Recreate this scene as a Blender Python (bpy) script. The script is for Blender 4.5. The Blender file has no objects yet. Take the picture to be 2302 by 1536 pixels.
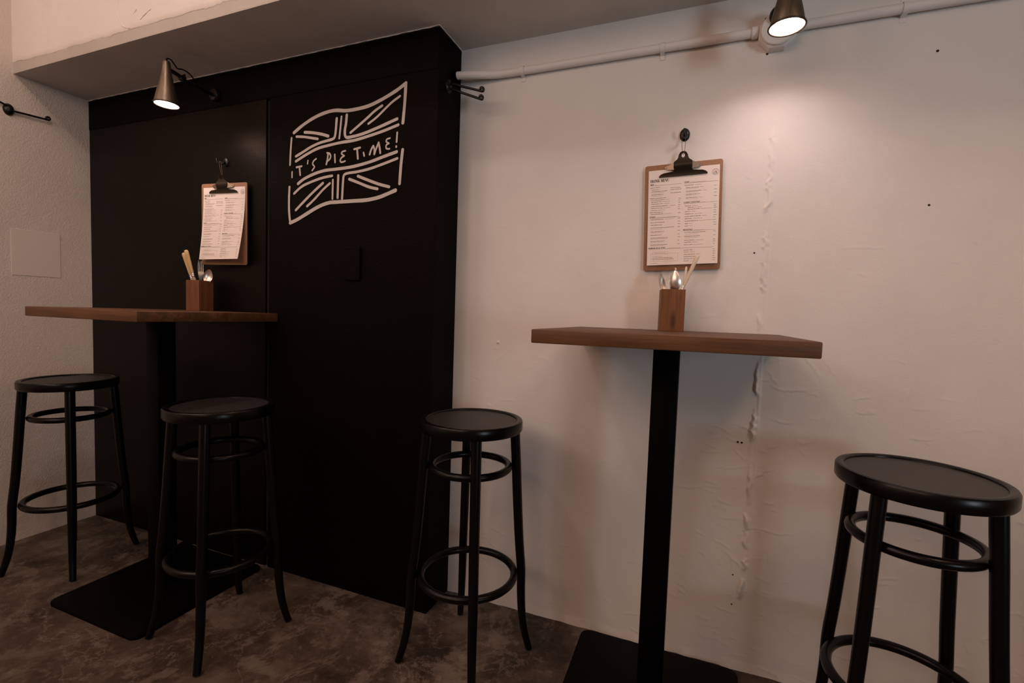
import bpy, bmesh, math, random
import numpy as np
from mathutils import Vector, Matrix, noise

random.seed(7)
SC = bpy.context.scene
COL = SC.collection

# ------------------------------------------------------------------ camera
cam_d = bpy.data.cameras.new('camera')
cam_d.sensor_width = 36.0
cam_d.lens = 1059.84 / 2302 * 36.0
cam_d.clip_start = 0.02
cam = bpy.data.objects.new('camera', cam_d)
COL.objects.link(cam)
R_ = Vector((0.9317, 0.3617, 0.0339)).normalized()
F_ = Vector((-0.3596, 0.9314, -0.057)).normalized()
U_ = R_.cross(F_).normalized()
R_ = F_.cross(U_).normalized()
cam.matrix_world = Matrix(((R_.x, U_.x, -F_.x, 0.0), (R_.y, U_.y, -F_.y, -1.5829),
                           (R_.z, U_.z, -F_.z, 1.0829), (0, 0, 0, 1)))
SC.camera = cam

# ------------------------------------------------------------------ world, lights, exposure
SC.view_settings.view_transform = 'Standard'
SC.view_settings.look = 'None'
SC.view_settings.gamma = 1.0
SC.view_settings.use_curve_mapping = False
SC.view_settings.exposure = 0.0
world = bpy.data.worlds.new('world')
SC.world = world
world.use_nodes = True
world.node_tree.nodes['Background'].inputs[0].default_value = (0.75, 0.85, 1.0, 1)
world.node_tree.nodes['Background'].inputs[1].default_value = 0.6


def lamp(name, kind, loc, energy, color, target=None, **kw):
    l = bpy.data.lights.new(name, kind)
    l.energy = energy
    l.color = color
    for k, v in kw.items():
        setattr(l, k, v)
    o = bpy.data.objects.new(name, l)
    o.location = loc
    if target is not None:
        o.rotation_euler = (Vector(target) - Vector(loc)).to_track_quat('-Z', 'Y').to_euler()
    COL.objects.link(o)
    return o


# daylight through the glazed street door in the right wall
lamp('door_daylight', 'AREA', (3.36, -3.3, 1.25), 6.3, (0.80, 0.93, 1.0), (0.1, 0.0, 2.0),
     shape='RECTANGLE', size=0.8, size_y=1.2, spread=math.radians(58))  # spread narrowed and aimed high on purpose, so the lower wall stays darker
# warm lamps under the main ceiling of the bar
lamp('ceiling_lamp_light', 'POINT', (-1.2, -1.32, 2.88), 15.5, (1.0, 0.76, 0.68), shadow_soft_size=0.05)
for lx, ly in ((-2.3, -2.3), (-1.4, -3.0), (-0.5, -3.4)):
    lamp('ceiling_lamp_light', 'POINT', (lx, ly, 2.35), 30.0, (1.0, 0.70, 0.55), shadow_soft_size=0.40)
lamp('ceiling_lamp_light', 'POINT', (1.2, -1.1, 2.9), 31.0, (1.0, 0.60, 0.36), shadow_soft_size=0.20)


# ------------------------------------------------------------------ measures of the place (metres)
XL = -2.7724      # left wall
XP = -0.8451      # right side of the black pier
PD = 0.1605       # the pier stands out this far from the white wall
SOF = 2.0397      # underside of the lowered beam
BY = -0.4287      # room face of the beam
CEIL = 3.2
XR = 3.4
YF = -5.0


# ------------------------------------------------------------------ mesh helpers
def link(name, mesh, mats, parent=None, smooth=False):
    if not isinstance(mats, (list, tuple)):
        mats = [mats]
    for m in mats:
        mesh.materials.append(m)
    if smooth:
        mesh.polygons.foreach_set('use_smooth', [True] * len(mesh.polygons))
    o = bpy.data.objects.new(name, mesh)
    COL.objects.link(o)
    if parent is not None:
        o.parent = parent
    return o


def from_data(name, verts, faces, mats, parent=None, smooth=False):
    me = bpy.data.meshes.new(name)
    me.from_pydata([tuple(v) for v in verts], [], faces)
    me.update()
    return link(name, me, mats, parent, smooth)


def from_bm(name, bm, mats, parent=None, smooth=False, angle=None):
    me = bpy.data.meshes.new(name)
    bm.normal_update()
    bm.to_mesh(me)
    bm.free()
    o = link(name, me, mats, parent, smooth or angle is not None)
    if angle is not None:
        me.set_sharp_from_angle(angle=math.radians(angle))
    return o


def thing(name, loc, label, cat, group=None, rz=0.0):
    o = bpy.data.objects.new(name, None)
    o.empty_display_size = 0.05
    o.location = loc
    o.rotation_euler = (0, 0, rz)
    COL.objects.link(o)
    return tag(o, label, cat, group)


def tag(o, label=None, cat=None, group=None, kind=None):
    if label:
        o['label'] = label
    if cat:
        o['category'] = cat
    if group:
        o['group'] = group
    if kind:
        o['kind'] = kind
    return o


def box_bm(x0, x1, y0, y1, z0, z1, bevel=0.0, seg=2, bm=None):
    b = bmesh.new()
    bmesh.ops.create_cube(b, size=1.0)
    for v in b.verts:
        v.co = Vector(((x0 + x1) / 2 + v.co.x * (x1 - x0), (y0 + y1) / 2 + v.co.y * (y1 - y0),
                       (z0 + z1) / 2 + v.co.z * (z1 - z0)))
    if bevel:
        bmesh.ops.bevel(b, geom=b.edges[:] , offset=bevel, segments=seg, profile=0.5, affect='EDGES')
    if bm is None:
        return b
    tmp = bpy.data.meshes.new('tmp')
    b.to_mesh(tmp)
    b.free()
    bm.from_mesh(tmp)
    bpy.data.meshes.remove(tmp)
    return bm


def tube_data(path, radii, n=10, closed=False, cap=True):
    P = [Vector(p) for p in path]
    N = len(P)
    if not isinstance(radii, (list, tuple)):
        radii = [radii] * N
    T = []
    for i in range(N):
        if closed:
            t = P[(i + 1) % N] - P[i - 1]
        else:
            t = P[min(i + 1, N - 1)] - P[max(i - 1, 0)]
        T.append(t.normalized())
    ref = Vector((0, 0, 1)) if abs(T[0].z) < 0.9 else Vector((1, 0, 0))
    u = T[0].cross(ref).normalized()
    V, F = [], []
    for i in range(N):
        u = (u - T[i] * u.dot(T[i])).normalized()
        w = T[i].cross(u)
        for k in range(n):
            a = 2 * math.pi * k / n
            V.append(P[i] + (u * math.cos(a) + w * math.sin(a)) * radii[i])
    for i in range(N if closed else N - 1):
        j = (i + 1) % N
        for k in range(n):
            l = (k + 1) % n
            F.append((i * n + k, i * n + l, j * n + l, j * n + k))
    if cap and not closed:
        F.append(tuple(range(n - 1, -1, -1)))
        F.append(tuple((N - 1) * n + k for k in range(n)))
    return V, F


def merge(*parts):
    V, F = [], []
    for v, f in parts:
        o = len(V)
        V += list(v)
        F += [tuple(i + o for i in q) for q in f]
    return V, F


def fix(o, angle=40):
    bm = bmesh.new()
    bm.from_mesh(o.data)
    bmesh.ops.recalc_face_normals(bm, faces=bm.faces[:])
    bm.to_mesh(o.data)
    bm.free()
    o.data.polygons.foreach_set('use_smooth', [True] * len(o.data.polygons))
    o.data.set_sharp_from_angle(angle=math.radians(angle))
    return o


def tube(name, path, radii, mat, parent=None, n=10, closed=False):
    V, F = tube_data(path, radii, n, closed)
    return fix(from_data(name, V, F, mat, parent), 50)


def lathe_data(prof, n=32, cap=False):
    V, F = [], []
    for r, z in prof:
        for k in range(n):
            a = 2 * math.pi * k / n
            V.append(Vector((r * math.cos(a), r * math.sin(a), z)))
    for i in range(len(prof) - 1):
        for k in range(n):
            l = (k + 1) % n
            F.append((i * n + k, i * n + l, (i + 1) * n + l, (i + 1) * n + k))
    if cap:
        F.append(tuple(range(n - 1, -1, -1)))
        F.append(tuple((len(prof) - 1) * n + k for k in range(n)))
    return V, F


def lathe(name, prof, mat, parent=None, n=32, cap=False, angle=40):
    V, F = lathe_data(prof, n, cap)
    return fix(from_data(name, V, F, mat, parent), angle)


def smooth_path(P, sub=4):
    P = [Vector(p) for p in P]
    out = []
    for i in range(len(P) - 1):
        p0, p1, p2, p3 = P[max(i - 1, 0)], P[i], P[i + 1], P[min(i + 2, len(P) - 1)]
        for s in range(sub):
            t = s / sub
            out.append(0.5 * ((2 * p1) + (p2 - p0) * t + (2 * p0 - 5 * p1 + 4 * p2 - p3) * t * t
                              + (3 * p1 - p0 - 3 * p2 + p3) * t ** 3))
    out.append(P[-1])
    return out


def rounded_prism(w, h, r, t, bevel=0.0, seg=6):
    """rounded rectangle w x h in the XY plane, thickness 0..t on Z"""
    bm = bmesh.new()
    vs = []
    for cx, cy, a0 in ((w / 2 - r, h / 2 - r, 0), (-w / 2 + r, h / 2 - r, 90),
                       (-w / 2 + r, -h / 2 + r, 180), (w / 2 - r, -h / 2 + r, 270)):
        for k in range(seg + 1):
            a = math.radians(a0 + 90 * k / seg)
            vs.append(bm.verts.new((cx + r * math.cos(a), cy + r * math.sin(a), 0)))
    f = bm.faces.new(vs)
    ex = bmesh.ops.extrude_face_region(bm, geom=[f])
    top = [v for v in ex['geom'] if isinstance(v, bmesh.types.BMVert)]
    for v in top:
        v.co.z += t
    bmesh.ops.recalc_face_normals(bm, faces=bm.faces[:])
    if bevel:
        es = [e for e in bm.edges if all(v in top for v in e.verts)]
        bmesh.ops.bevel(bm, geom=es, offset=bevel, segments=2, profile=0.5, affect='EDGES')
    return bm


# ------------------------------------------------------------------ materials
class NT:
    def __init__(self, name, rough=0.6, metal=0.0, spec=0.5, base=(0.5, 0.5, 0.5)):
        self.m = bpy.data.materials.new(name)
        self.m.use_nodes = True
        self.t = self.m.node_tree
        self.b = self.t.nodes['Principled BSDF']
        self.b.inputs['Base Color'].default_value = (*base, 1)
        self.b.inputs['Roughness'].default_value = rough
        self.b.inputs['Metallic'].default_value = metal
        self.b.inputs['Specular IOR Level'].default_value = spec
        self.co = None

    def n(self, kind, **kw):
        x = self.t.nodes.new(kind)
        for k, v in kw.items():
            if k in x.inputs.keys():
                x.inputs[k].default_value = v
            else:
                setattr(x, k, v)
        return x

    def l(self, a, b):
        self.t.links.new(a, b)

    def coords(self, scale=(1, 1, 1), rot=(0, 0, 0), loc=(0, 0, 0)):
        if self.co is None:
            self.co = self.n('ShaderNodeTexCoord')
        mp = self.n('ShaderNodeMapping')
        mp.inputs['Scale'].default_value = scale
        mp.inputs['Rotation'].default_value = rot
        mp.inputs['Location'].default_value = loc
        self.l(self.co.outputs['Object'], mp.inputs['Vector'])
        return mp.outputs['Vector']

    def noise(self, scale, detail=4, rough=0.5, vec=None, dist=0.0):
        x = self.n('ShaderNodeTexNoise')
        x.inputs['Scale'].default_value = scale
        x.inputs['Detail'].default_value = detail
        x.inputs['Roughness'].default_value = rough
        x.inputs['Distortion'].default_value = dist
        self.l(vec if vec is not None else self.coords(), x.inputs['Vector'])
        return x.outputs['Fac']

    def ramp(self, fac, stops):
        x = self.n('ShaderNodeValToRGB')
        e = x.color_ramp.elements
        while len(e) < len(stops):
            e.new(0.5)
        for el, (p, c) in zip(e, stops):
            el.position = p
            el.color = (*c, 1) if len(c) == 3 else c
        self.l(fac, x.inputs['Fac'])
        return x.outputs['Color']

    def mix(self, fac, a, b, blend='MIX'):
        x = self.n('ShaderNodeMix', data_type='RGBA', blend_type=blend)
        for s, v in ((0, fac), (6, a), (7, b)):
            if hasattr(v, 'is_output'):
                self.l(v, x.inputs[s])
            elif s == 0:
                x.inputs[0].default_value = v
            else:
                x.inputs[s].default_value = (*v, 1)
        return x.outputs[2]

    def color(self, c):
        self.l(c, self.b.inputs['Base Color'])

    def bump(self, h, strength=0.3, dist=0.002):
        x = self.n('ShaderNodeBump')
        x.inputs['Strength'].default_value = strength
        x.inputs['Distance'].default_value = dist
        self.l(h, x.inputs['Height'])
        if self.b.inputs['Normal'].is_linked:
            prev = self.b.inputs['Normal'].links[0].from_socket
            self.l(prev, x.inputs['Normal'])
        self.l(x.outputs['Normal'], self.b.inputs['Normal'])


def simple(name, base, rough=0.6, metal=0.0, spec=0.5):
    return NT(name, rough, metal, spec, base).m


def plaster(name, base, grain=260, gs=0.25, gd=0.0012, broad=0.35, var=0.06, rough=0.82, spec=0.25):
    k = NT(name, rough, 0, spec, base)
    lo = tuple(c * (1 - var) for c in base)
    k.color(k.ramp(k.noise(3.2, 5, 0.6), [(0.35, lo), (0.65, base)]))
    k.bump(k.noise(9, 5, 0.55), broad, 0.006)
    k.bump(k.noise(grain, 3, 0.6), gs, gd)
    return k.m


M = {}
M['white_wall'] = plaster('white_wall_paint', (0.74, 0.70, 0.67), 190, 0.22, 0.0015, 0.18)
M['left_wall'] = plaster('white_textured_wall_paint', (0.66, 0.60, 0.55), 165, 0.8, 0.0032, 0.10)
M['soffit'] = plaster('grey_beam_plaster', (0.66, 0.62, 0.58), 330, 0.4, 0.0015, 0.2, 0.12)
M['skim'] = plaster('white_beam_plaster', (0.74, 0.70, 0.66), 200, 0.12, 0.001, 0.3)
M['mortar'] = plaster('grey_mortar', (0.50, 0.465, 0.43), 300, 0.5, 0.0015, 0.4, 0.12)
M['black_wall'] = plaster('black_wall_paint', (0.0022, 0.0017, 0.0015), 170, 0.6, 0.003, 0.25, 0.1, 0.6, 0.06)
M['black_smooth'] = plaster('black_panel_paint', (0.0025, 0.0019, 0.0016), 300, 0.35, 0.0015, 0.1, 0.08, 0.34, 0.13)
for nm in ('black_wall', 'black_smooth'):
    M[nm].node_tree.nodes['Principled BSDF'].inputs['Specular Tint'].default_value = (1.0, 0.80, 0.62, 1)
M['room_wall'] = plaster('brown_room_wall', (0.20, 0.16, 0.13))
M['sign_white'] = simple('sign_white_paint', (0.50, 0.45, 0.43), 0.7)
M['pipe'] = simple('painted_pipe_white', (0.72, 0.69, 0.67), 0.5, 0, 0.4)
M['hole'] = simple('dark_hole', (0.006, 0.005, 0.004), 0.9)


def mk_floor():
    k = NT('stained_concrete_floor', 0.62, 0, 0.3)
    n1 = k.noise(3.4, 9, 0.68, dist=0.2)
    n2 = k.noise(4.8, 10, 0.70, vec=k.coords(loc=(3, 7, 0)), dist=0.25)
    n3 = k.noise(1.3, 6, 0.6, vec=k.coords(loc=(9, 2, 0)), dist=0.4)
    c = k.ramp(n1, [(0.40, (0.028, 0.019, 0.014)), (0.50, (0.070, 0.051, 0.039)), (0.62, (0.150, 0.119, 0.098))])
    pale = k.ramp(n2, [(0.53, (0, 0, 0)), (0.575, (0.75, 0.75, 0.75))])
    c = k.mix(pale, c, (0.195, 0.160, 0.134))
    red = k.ramp(n3, [(0.45, (0, 0, 0)), (0.7, (0.7, 0.7, 0.7))])
    c = k.mix(red, c, (0.044, 0.026, 0.018))
    n4 = k.noise(60, 5, 0.7)
    c = k.mix(k.ramp(n4, [(0.40, (0.0, 0.0, 0.0)), (0.70, (0.35, 0.35, 0.35))]), c, (0.12, 0.092, 0.074))
    n5 = k.noise(3.1, 9, 0.62, vec=k.coords(loc=(5, 1, 0)), dist=0.5)
    ab = k.n('ShaderNodeMath', operation='ABSOLUTE')
    sb = k.n('ShaderNodeMath', operation='SUBTRACT')
    k.l(n5, sb.inputs[0])
    sb.inputs[1].default_value = 0.5
    k.l(sb.outputs[0], ab.inputs[0])
    c = k.mix(k.ramp(ab.outputs[0], [(0.0, (0.42,) * 3), (0.010, (0, 0, 0))]), c, (0.24, 0.20, 0.17))
    n6 = k.noise(22, 8, 0.75, vec=k.coords(loc=(2, 8, 0)))
    c = k.mix(k.ramp(n6, [(0.54, (0, 0, 0)), (0.66, (0.55,) * 3)]), c, (0.20, 0.165, 0.138))
    c = k.mix(k.ramp(n6, [(0.34, (0.6,) * 3), (0.46, (0, 0, 0))]), c, (0.024, 0.016, 0.011))
    k.color(c)
    k.bump(n4, 0.2, 0.001)
    k.l(k.ramp(n1, [(0.3, (0.48,) * 3), (0.8, (0.55,) * 3)]), k.b.inputs['Roughness'])
    return k.m


M['floor'] = mk_floor()


def mk_wood(name, dark, mid, light, axis='X', knot=False, rough=0.5, sc=1.0):
    k = NT(name, rough, 0, 0.35)
    s = {'X': (2.2 * sc, 38 * sc, 38 * sc), 'Z': (38 * sc, 38 * sc, 2.2 * sc)}[axis]
    s2 = {'X': (6, 240, 240), 'Z': (240, 240, 6)}[axis]
    n1 = k.noise(1.0, 5, 0.6, vec=k.coords(scale=s), dist=0.8)
    n2 = k.noise(1.0, 4, 0.6, vec=k.coords(scale=s2))
    n3 = k.noise(7.0, 3, 0.5)
    c = k.ramp(n1, [(0.30, dark), (0.52, mid), (0.74, light)])
    c = k.mix(k.ramp(n2, [(0.45, (0, 0, 0)), (0.7, (0.55,) * 3)]), c, dark)
    c = k.mix(k.ramp(n3, [(0.4, (0, 0, 0)), (0.75, (0.4,) * 3)]), c, light)
    if knot:
        g = k.n('ShaderNodeTexGradient', gradient_type='SPHERICAL')
        k.l(k.coords(scale=(95, 10, 26), loc=(-0.25, 0.34, -0.78)), g.inputs['Vector'])
        c = k.mix(k.ramp(g.outputs['Fac'], [(0.0, (0, 0, 0)), (0.7, (0.75,) * 3)]), c, tuple(v * 0.3 for v in dark))
    k.color(c)
    k.bump(n2, 0.12, 0.0006)
    return k.m


M['table_wood'] = mk_wood('oiled_table_wood', (0.047, 0.0185, 0.0065), (0.098, 0.041, 0.0155), (0.170, 0.078, 0.032))
M['caddy_wood'] = mk_wood('caddy_wood', (0.100, 0.037, 0.012), (0.190, 0.073, 0.025), (0.275, 0.117, 0.042), 'Z', True)
M['caddy_wood_plain'] = mk_wood('caddy_wood_plain', (0.092, 0.033, 0.012), (0.172, 0.065, 0.023), (0.25, 0.103, 0.040), 'Z')
M['hardboard'] = (lambda k: (k.color(k.ramp(k.noise(500, 3, 0.7), [(0.35, (0.20, 0.095, 0.048)), (0.7, (0.36, 0.19, 0.105))])), k.m)[1])(NT('brown_hardboard', 0.6, 0, 0.3))
M['black_metal'] = (lambda k: (k.bump(k.noise(420, 2, 0.5), 0.15, 0.0005), k.m)[1])(NT('black_powder_coat', 0.5, 0, 0.06, (0.0018, 0.0016, 0.0015)))
M['black_wood'] = simple('black_lacquered_wood', (0.0026, 0.0022, 0.0020), 0.29, 0, 0.22)
M['seat_panel'] = (lambda k: (k.bump(k.noise(700, 2, 0.6), 0.25, 0.0006), k.m)[1])(NT('black_seat_panel', 0.48, 0, 0.7, (0.011, 0.009, 0.0075)))
M['iron'] = simple('black_iron', (0.005, 0.004, 0.0036), 0.36, 0.2, 0.4)
M['clip_metal'] = simple('dark_bronze_clip', (0.034, 0.025, 0.015), 0.40, 0.7)
M['clip_spring'] = simple('aged_nickel', (0.26, 0.21, 0.155), 0.42, 0.9)
M['shade_metal'] = (lambda k: (k.color(k.ramp(k.noise(1.0, 4, 0.6, vec=k.coords(scale=(90, 90, 8))), [(0.3, (0.13, 0.102, 0.075)), (0.7, (0.25, 0.20, 0.15))])), k.m)[1])(NT('brushed_bronze', 0.42, 0.95))
M['shade_inner'] = simple('lamp_shade_lining', (0.80, 0.66, 0.56), 0.5)
M['rim_dark'] = simple('shade_rim_dark', (0.06, 0.045, 0.032), 0.4, 0.8)
M['paper'] = simple('menu_paper', (0.80, 0.71, 0.66), 0.85, 0, 0.1)
M['ink'] = simple('menu_ink', (0.030, 0.022, 0.018), 0.9, 0, 0.1)
M['ink_pale'] = simple('menu_ink_pale', (0.40, 0.325, 0.285), 0.9, 0, 0.1)
M['ink_grey'] = simple('menu_ink_grey', (0.18, 0.135, 0.112), 0.9, 0, 0.1)
M['string'] = simple('dark_string', (0.10, 0.065, 0.045), 0.9)
M['silver'] = simple('silver_plate', (0.92, 0.87, 0.81), 0.34, 1.0)
M['cream'] = simple('cream_knife_handle', (0.66, 0.46, 0.23), 0.4)
M['ivory'] = simple('ivory_knife_handle', (0.72, 0.60, 0.46), 0.4)
M['white_plate'] = simple('white_painted_plate', (0.66, 0.60, 0.55), 0.6)


def emit(name, col, strength):
    m = bpy.data.materials.new(name)
    m.use_nodes = True
    t = m.node_tree
    t.nodes.clear()
    e = t.nodes.new('ShaderNodeEmission')
    e.inputs[0].default_value = (*col, 1)
    e.inputs[1].default_value = strength
    o = t.nodes.new('ShaderNodeOutputMaterial')
    t.links.new(e.outputs[0], o.inputs[0])
    return m


M['bulb'] = emit('lit_bulb_face', (1.0, 0.78, 0.735), 152.0)
M['glass'] = (lambda k: (k.b.inputs['Transmission Weight'].__setattr__('default_value', 1.0), k.m)[1])(NT('door_glass', 0.02, 0, 0.5, (1, 1, 1)))


# ================================================================== STRUCTURE
def vnoise(x, y, cell, seed):
    rs = np.random.RandomState(seed)
    g = rs.rand(256, 256)
    fx, fy = x / cell, y / cell
    ix, iy = np.floor(fx).astype(int), np.floor(fy).astype(int)
    tx, ty = fx - ix, fy - iy
    tx, ty = tx * tx * (3 - 2 * tx), ty * ty * (3 - 2 * ty)
    a, b = g[ix % 256, iy % 256], g[(ix + 1) % 256, iy % 256]
    c, d = g[ix % 256, (iy + 1) % 256], g[(ix + 1) % 256, (iy + 1) % 256]
    return (a * (1 - tx) + b * tx) * (1 - ty) + (c * (1 - tx) + d * tx) * ty - 0.5


def grid_wall(name, x0, x1, z0, z1, step, hfun, mat, y=0.0):
    xs = np.linspace(x0, x1, int((x1 - x0) / step) + 1)
    zs = np.linspace(z0, z1, int((z1 - z0) / step) + 1)
    X, Z = np.meshgrid(xs, zs)
    Hh = hfun(X, Z)
    V = np.stack([X, y - Hh, Z], -1).reshape(-1, 3)
    nx, nz = len(xs), len(zs)
    i = np.arange((nz - 1) * nx).reshape(nz - 1, nx)[:, :-1].reshape(-1)
    Fq = np.stack([i, i + 1, i + nx + 1, i + nx], -1)
    me = bpy.data.meshes.new(name)
    me.vertices.add(len(V))
    me.vertices.foreach_set('co', V.reshape(-1))
    me.loops.add(Fq.size)
    me.loops.foreach_set('vertex_index', Fq.reshape(-1).astype(np.int32))
    me.polygons.add(len(Fq))
    me.polygons.foreach_set('loop_start', np.arange(0, Fq.size, 4, dtype=np.int32))
    me.update(calc_edges=True)
    return link(name, me, mat, None, True)


RS = np.random.RandomState(11)


def white_wall_height(X, Z):
    h = 0.0020 * vnoise(X, Z, 0.35, 1) + 0.0012 * vnoise(X, Z, 0.09, 2) + 0.0004 * vnoise(X, Z, 0.03, 3)
    # ragged vertical seam in the plaster
    xc = 0.180 + 0.007 * vnoise(Z * 0 + 3.3, Z, 0.05, 4) + 0.009 * np.abs(vnoise(Z * 0 + 1.3, Z, 0.024, 5) * 2) - 0.004 - 0.012 * np.clip(0.6 - Z, 0, 1)
    amp = np.clip(1.6 * vnoise(Z * 0 + 7.1, Z, 0.034, 6) + 0.35, 0, 1)
    env = np.clip((Z - 0.22) / 0.03, 0, 1) * np.clip((1.66 - Z) / 0.05, 0, 1) * (0.40 + 0.60 * np.clip((1.10 - Z) / 0.15, 0, 1))
    dx = X - xc
    prof = np.where(dx < 0, np.exp(-(dx / 0.0030) ** 2), np.exp(-(dx / 0.0075) ** 2))
    h += 0.0115 * amp * env * prof
    h += 0.0020 * env * np.exp(-((X - 0.192) / 0.003) ** 2)
    # small trowel edges, denser towards the floor and along the seam
    for k in range(240):
        low = k < 205
        cx = RS.uniform(-0.80, 0.95)
        cz = RS.uniform(0.03, 0.98) ** 1.25 if low else RS.uniform(0.95, 1.75)
        if k % 3 == 0 and low:
            cx = RS.normal(0.19, 0.09)
        an = RS.uniform(-0.5, 0.4) if k % 4 else RS.uniform(-1.5, 1.5)
        ln, wd = RS.uniform(0.005, 0.030) * (1.7 if k % 9 == 0 else 1), RS.uniform(0.003, 0.008)
        am = RS.uniform(0.0004, 0.0013) * (1.0 if low else 0.55)
        sl = (np.abs(X - cx) < 0.08) & (np.abs(Z - cz) < 0.08)
        x, z = X[sl] - cx, Z[sl] - cz
        q, t = x * math.cos(an) + z * math.sin(an), -x * math.sin(an) + z * math.cos(an)
        t = t + 0.002 * np.sin(q * 60 + k) + 0.005 * vnoise(x + 3, z + 3, 0.011, 60 + k % 30)
        h[sl] += am * np.where(t > 0, np.exp(-t / wd), np.exp(-(t / 0.0016) ** 2)) * np.exp(-(q / ln) ** 4)
    # small lump left of the right table
    h += 0.006 * np.exp(-(((X + 0.665) / 0.004) ** 2 + ((Z - 0.98) / 0.004) ** 2))
    # uneven foot of the wall
    h += 0.006 * np.clip(1 - Z / 0.03, 0, 1) * (vnoise(X, Z * 0, 0.03, 9) + 0.5)
    return h


wall_back = grid_wall('wall_back', XP - 0.01, 1.05, 0.0, SOF, 0.0027, white_wall_height, M['white_wall'])
WCO = np.empty(len(wall_back.data.vertices) * 3, np.float32)
wall_back.data.vertices.foreach_get('co', WCO)
WCO = WCO.reshape(-1, 3)
tag(wall_back, 'white roughly plastered wall behind the right table', kind='structure')
ext = from_bm('plain_wall', box_bm(1.05, XR, 0.0, 0.1, 0, SOF), M['white_wall'], wall_back)
for x, z, r in ((0.554, 1.809, .0042), (0.563, 1.411, .0036), (0.154, 1.291, .0032), (0.141, 0.717, .0040), (0.152, 0.716, .0040),
                (0.155, 1.866, .0042), (0.147, 1.966, .0046), (0.150, 0.300, .003), (0.152, 0.205, .003)):
    V, Fc = lathe_data([(0.0005, 0), (r * 0.8, 0), (r * 0.7, 0.0006), (0.0005, 0.0006)], 12)
    j = int(np.argmin((WCO[:, 0] - x) ** 2 + (WCO[:, 2] - z) ** 2))
    o = from_data('screw_hole', [(x + v.x, WCO[j, 1] - 0.0005 - v.z, z + v.y) for v in V], Fc, M['hole'], wall_back)
    fix(o)

# black painted pier
pier = from_bm('wall_pier', box_bm(XL, XP - 0.002, -PD + 0.014, 0.02, 0, SOF - 0.005), M['black_wall'])
tag(pier, 'black painted pier with a hand painted flag', kind='structure')
from_bm('smooth_panel', box_bm(XL, -1.625, -PD + 0.001, -PD + 0.016, 0, 1.9005, 0.0006), M['black_smooth'], pier)
from_bm('rough_panel', box_bm(-1.606, XP, -PD, -0.001, 0, 1.9005, 0.001), M['black_wall'], pier)
from_bm('header_band', box_bm(XL, XP, -PD - 0.002, -0.001, 1.900, SOF - 0.004, 0.003), M['black_wall'], pier)
from_bm('groove_strip', box_bm(-1.626, -1.606, -PD + 0.010, -PD + 0.0155, 0, 1.9005), M['hole'], pier)


def caulk():
    V, Fc = [], []
    pts = [(XL, -PD - 0.0032)] + [(XL + (XP - XL) * i / 160, -PD - 0.0032) for i in range(1, 160)] + [(XP + 0.0012, -PD - 0.0032)]
    pts += [(XP + 0.0012, -PD - 0.003 + (PD + 0.003) * i / 24) for i in range(1, 25)]
    for i, (x, y) in enumerate(pts):
        dz = 0.0020 + 0.0035 * (noise.noise((x * 30, y * 30, 1.0)) + 0.4)
        V += [(x, y, SOF + 0.002), (x, y, SOF - max(dz, 0.001))]
    for i in range(len(pts) - 1):
        Fc.append((2 * i, 2 * i + 1, 2 * i + 3, 2 * i + 2))
    o = from_data('caulk_line', V, Fc, M['skim'], pier)
    tag(o, 'thin ragged white line between black pier and beam')


caulk()

# left wall, right wall, front wall, floor, ceiling
wl = from_bm('wall_left', box_bm(XL - 0.1, XL, YF, 0.02, 0, CEIL), M['left_wall'])
tag(wl, 'white wall with orange peel texture on the left', kind='structure')
wr = bmesh.new()
box_bm(XR, XR + 0.1, YF, -3.76, 0, CEIL, bm=wr)
box_bm(XR, XR + 0.1, -2.84, 0.1, 0, CEIL, bm=wr)
box_bm(XR, XR + 0.1, -3.76, -2.84, 2.06, CEIL, bm=wr)
tag(from_bm('wall_right', wr, M['room_wall']), kind='structure')
tag(from_bm('wall_front', box_bm(XL - 0.1, XR + 0.1, YF - 0.1, YF, 0, CEIL), M['room_wall']), kind='structure')
fl = from_bm('floor', box_bm(XL - 0.1, XR + 0.1, YF - 0.1, 0.1, -0.1, 0), M['floor'])
tag(fl, 'dark stained concrete floor', kind='structure')
tag(from_bm('ceiling', box_bm(XL - 0.1, XR + 0.1, YF - 0.1, 0.1, CEIL, CEIL + 0.1), M['white_wall']), kind='structure')
dr = bmesh.new()
for a in ((-3.76, -3.70, 0, 2.06), (-2.90, -2.84, 0, 2.06), (-3.70, -2.90, 2.0, 2.06), (-3.70, -2.90, 0, 0.12)):
    box_bm(XR + 0.02, XR + 0.07, *a, bm=dr)
door = tag(from_bm('door_1', dr, M['black_metal']), kind='structure')
from_bm('pane', box_bm(XR + 0.045, XR + 0.051, -3.70, -2.90, 0.12, 2.0), M['glass'], door)

# lowered beam over the pier and the white wall
bm = bmesh.new()
prof = [(0.1, SOF), (BY, SOF), (BY - 0.0005, SOF + 0.006), (BY + 0.0005, SOF + 0.050), (BY + 0.004, CEIL + 0.02), (0.1, CEIL + 0.02)]
NB = 260
rows = []
for i in range(NB + 1):
    x = XL - 0.02 + (XR + 0.04 - XL) * i / NB
    w = 0.0025 * noise.noise((x * 6, 0, 3)) + 0.0012 * noise.noise((x * 25, 4, 1))
    rows.append([bm.verts.new((x, y + (w if 1 <= k <= 2 else 0), z + (w * 0.6 if k in (1, 2) else 0))) for k, (y, z) in enumerate(prof)])
for i in range(NB):
    for k in range(len(prof)):
        l = (k + 1) % len(prof)
        f = bm.faces.new((rows[i][k], rows[i][l], rows[i + 1][l], rows[i + 1][k]))
        f.material_index = 1 if k in (1, 2) else 0
bmesh.ops.recalc_face_normals(bm, faces=bm.faces[:])
beam = from_bm('trim_1', bm, [M['soffit'], M['mortar']])
tag(beam, 'grey plastered underside and edge of the lowered beam', kind='structure')


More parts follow.
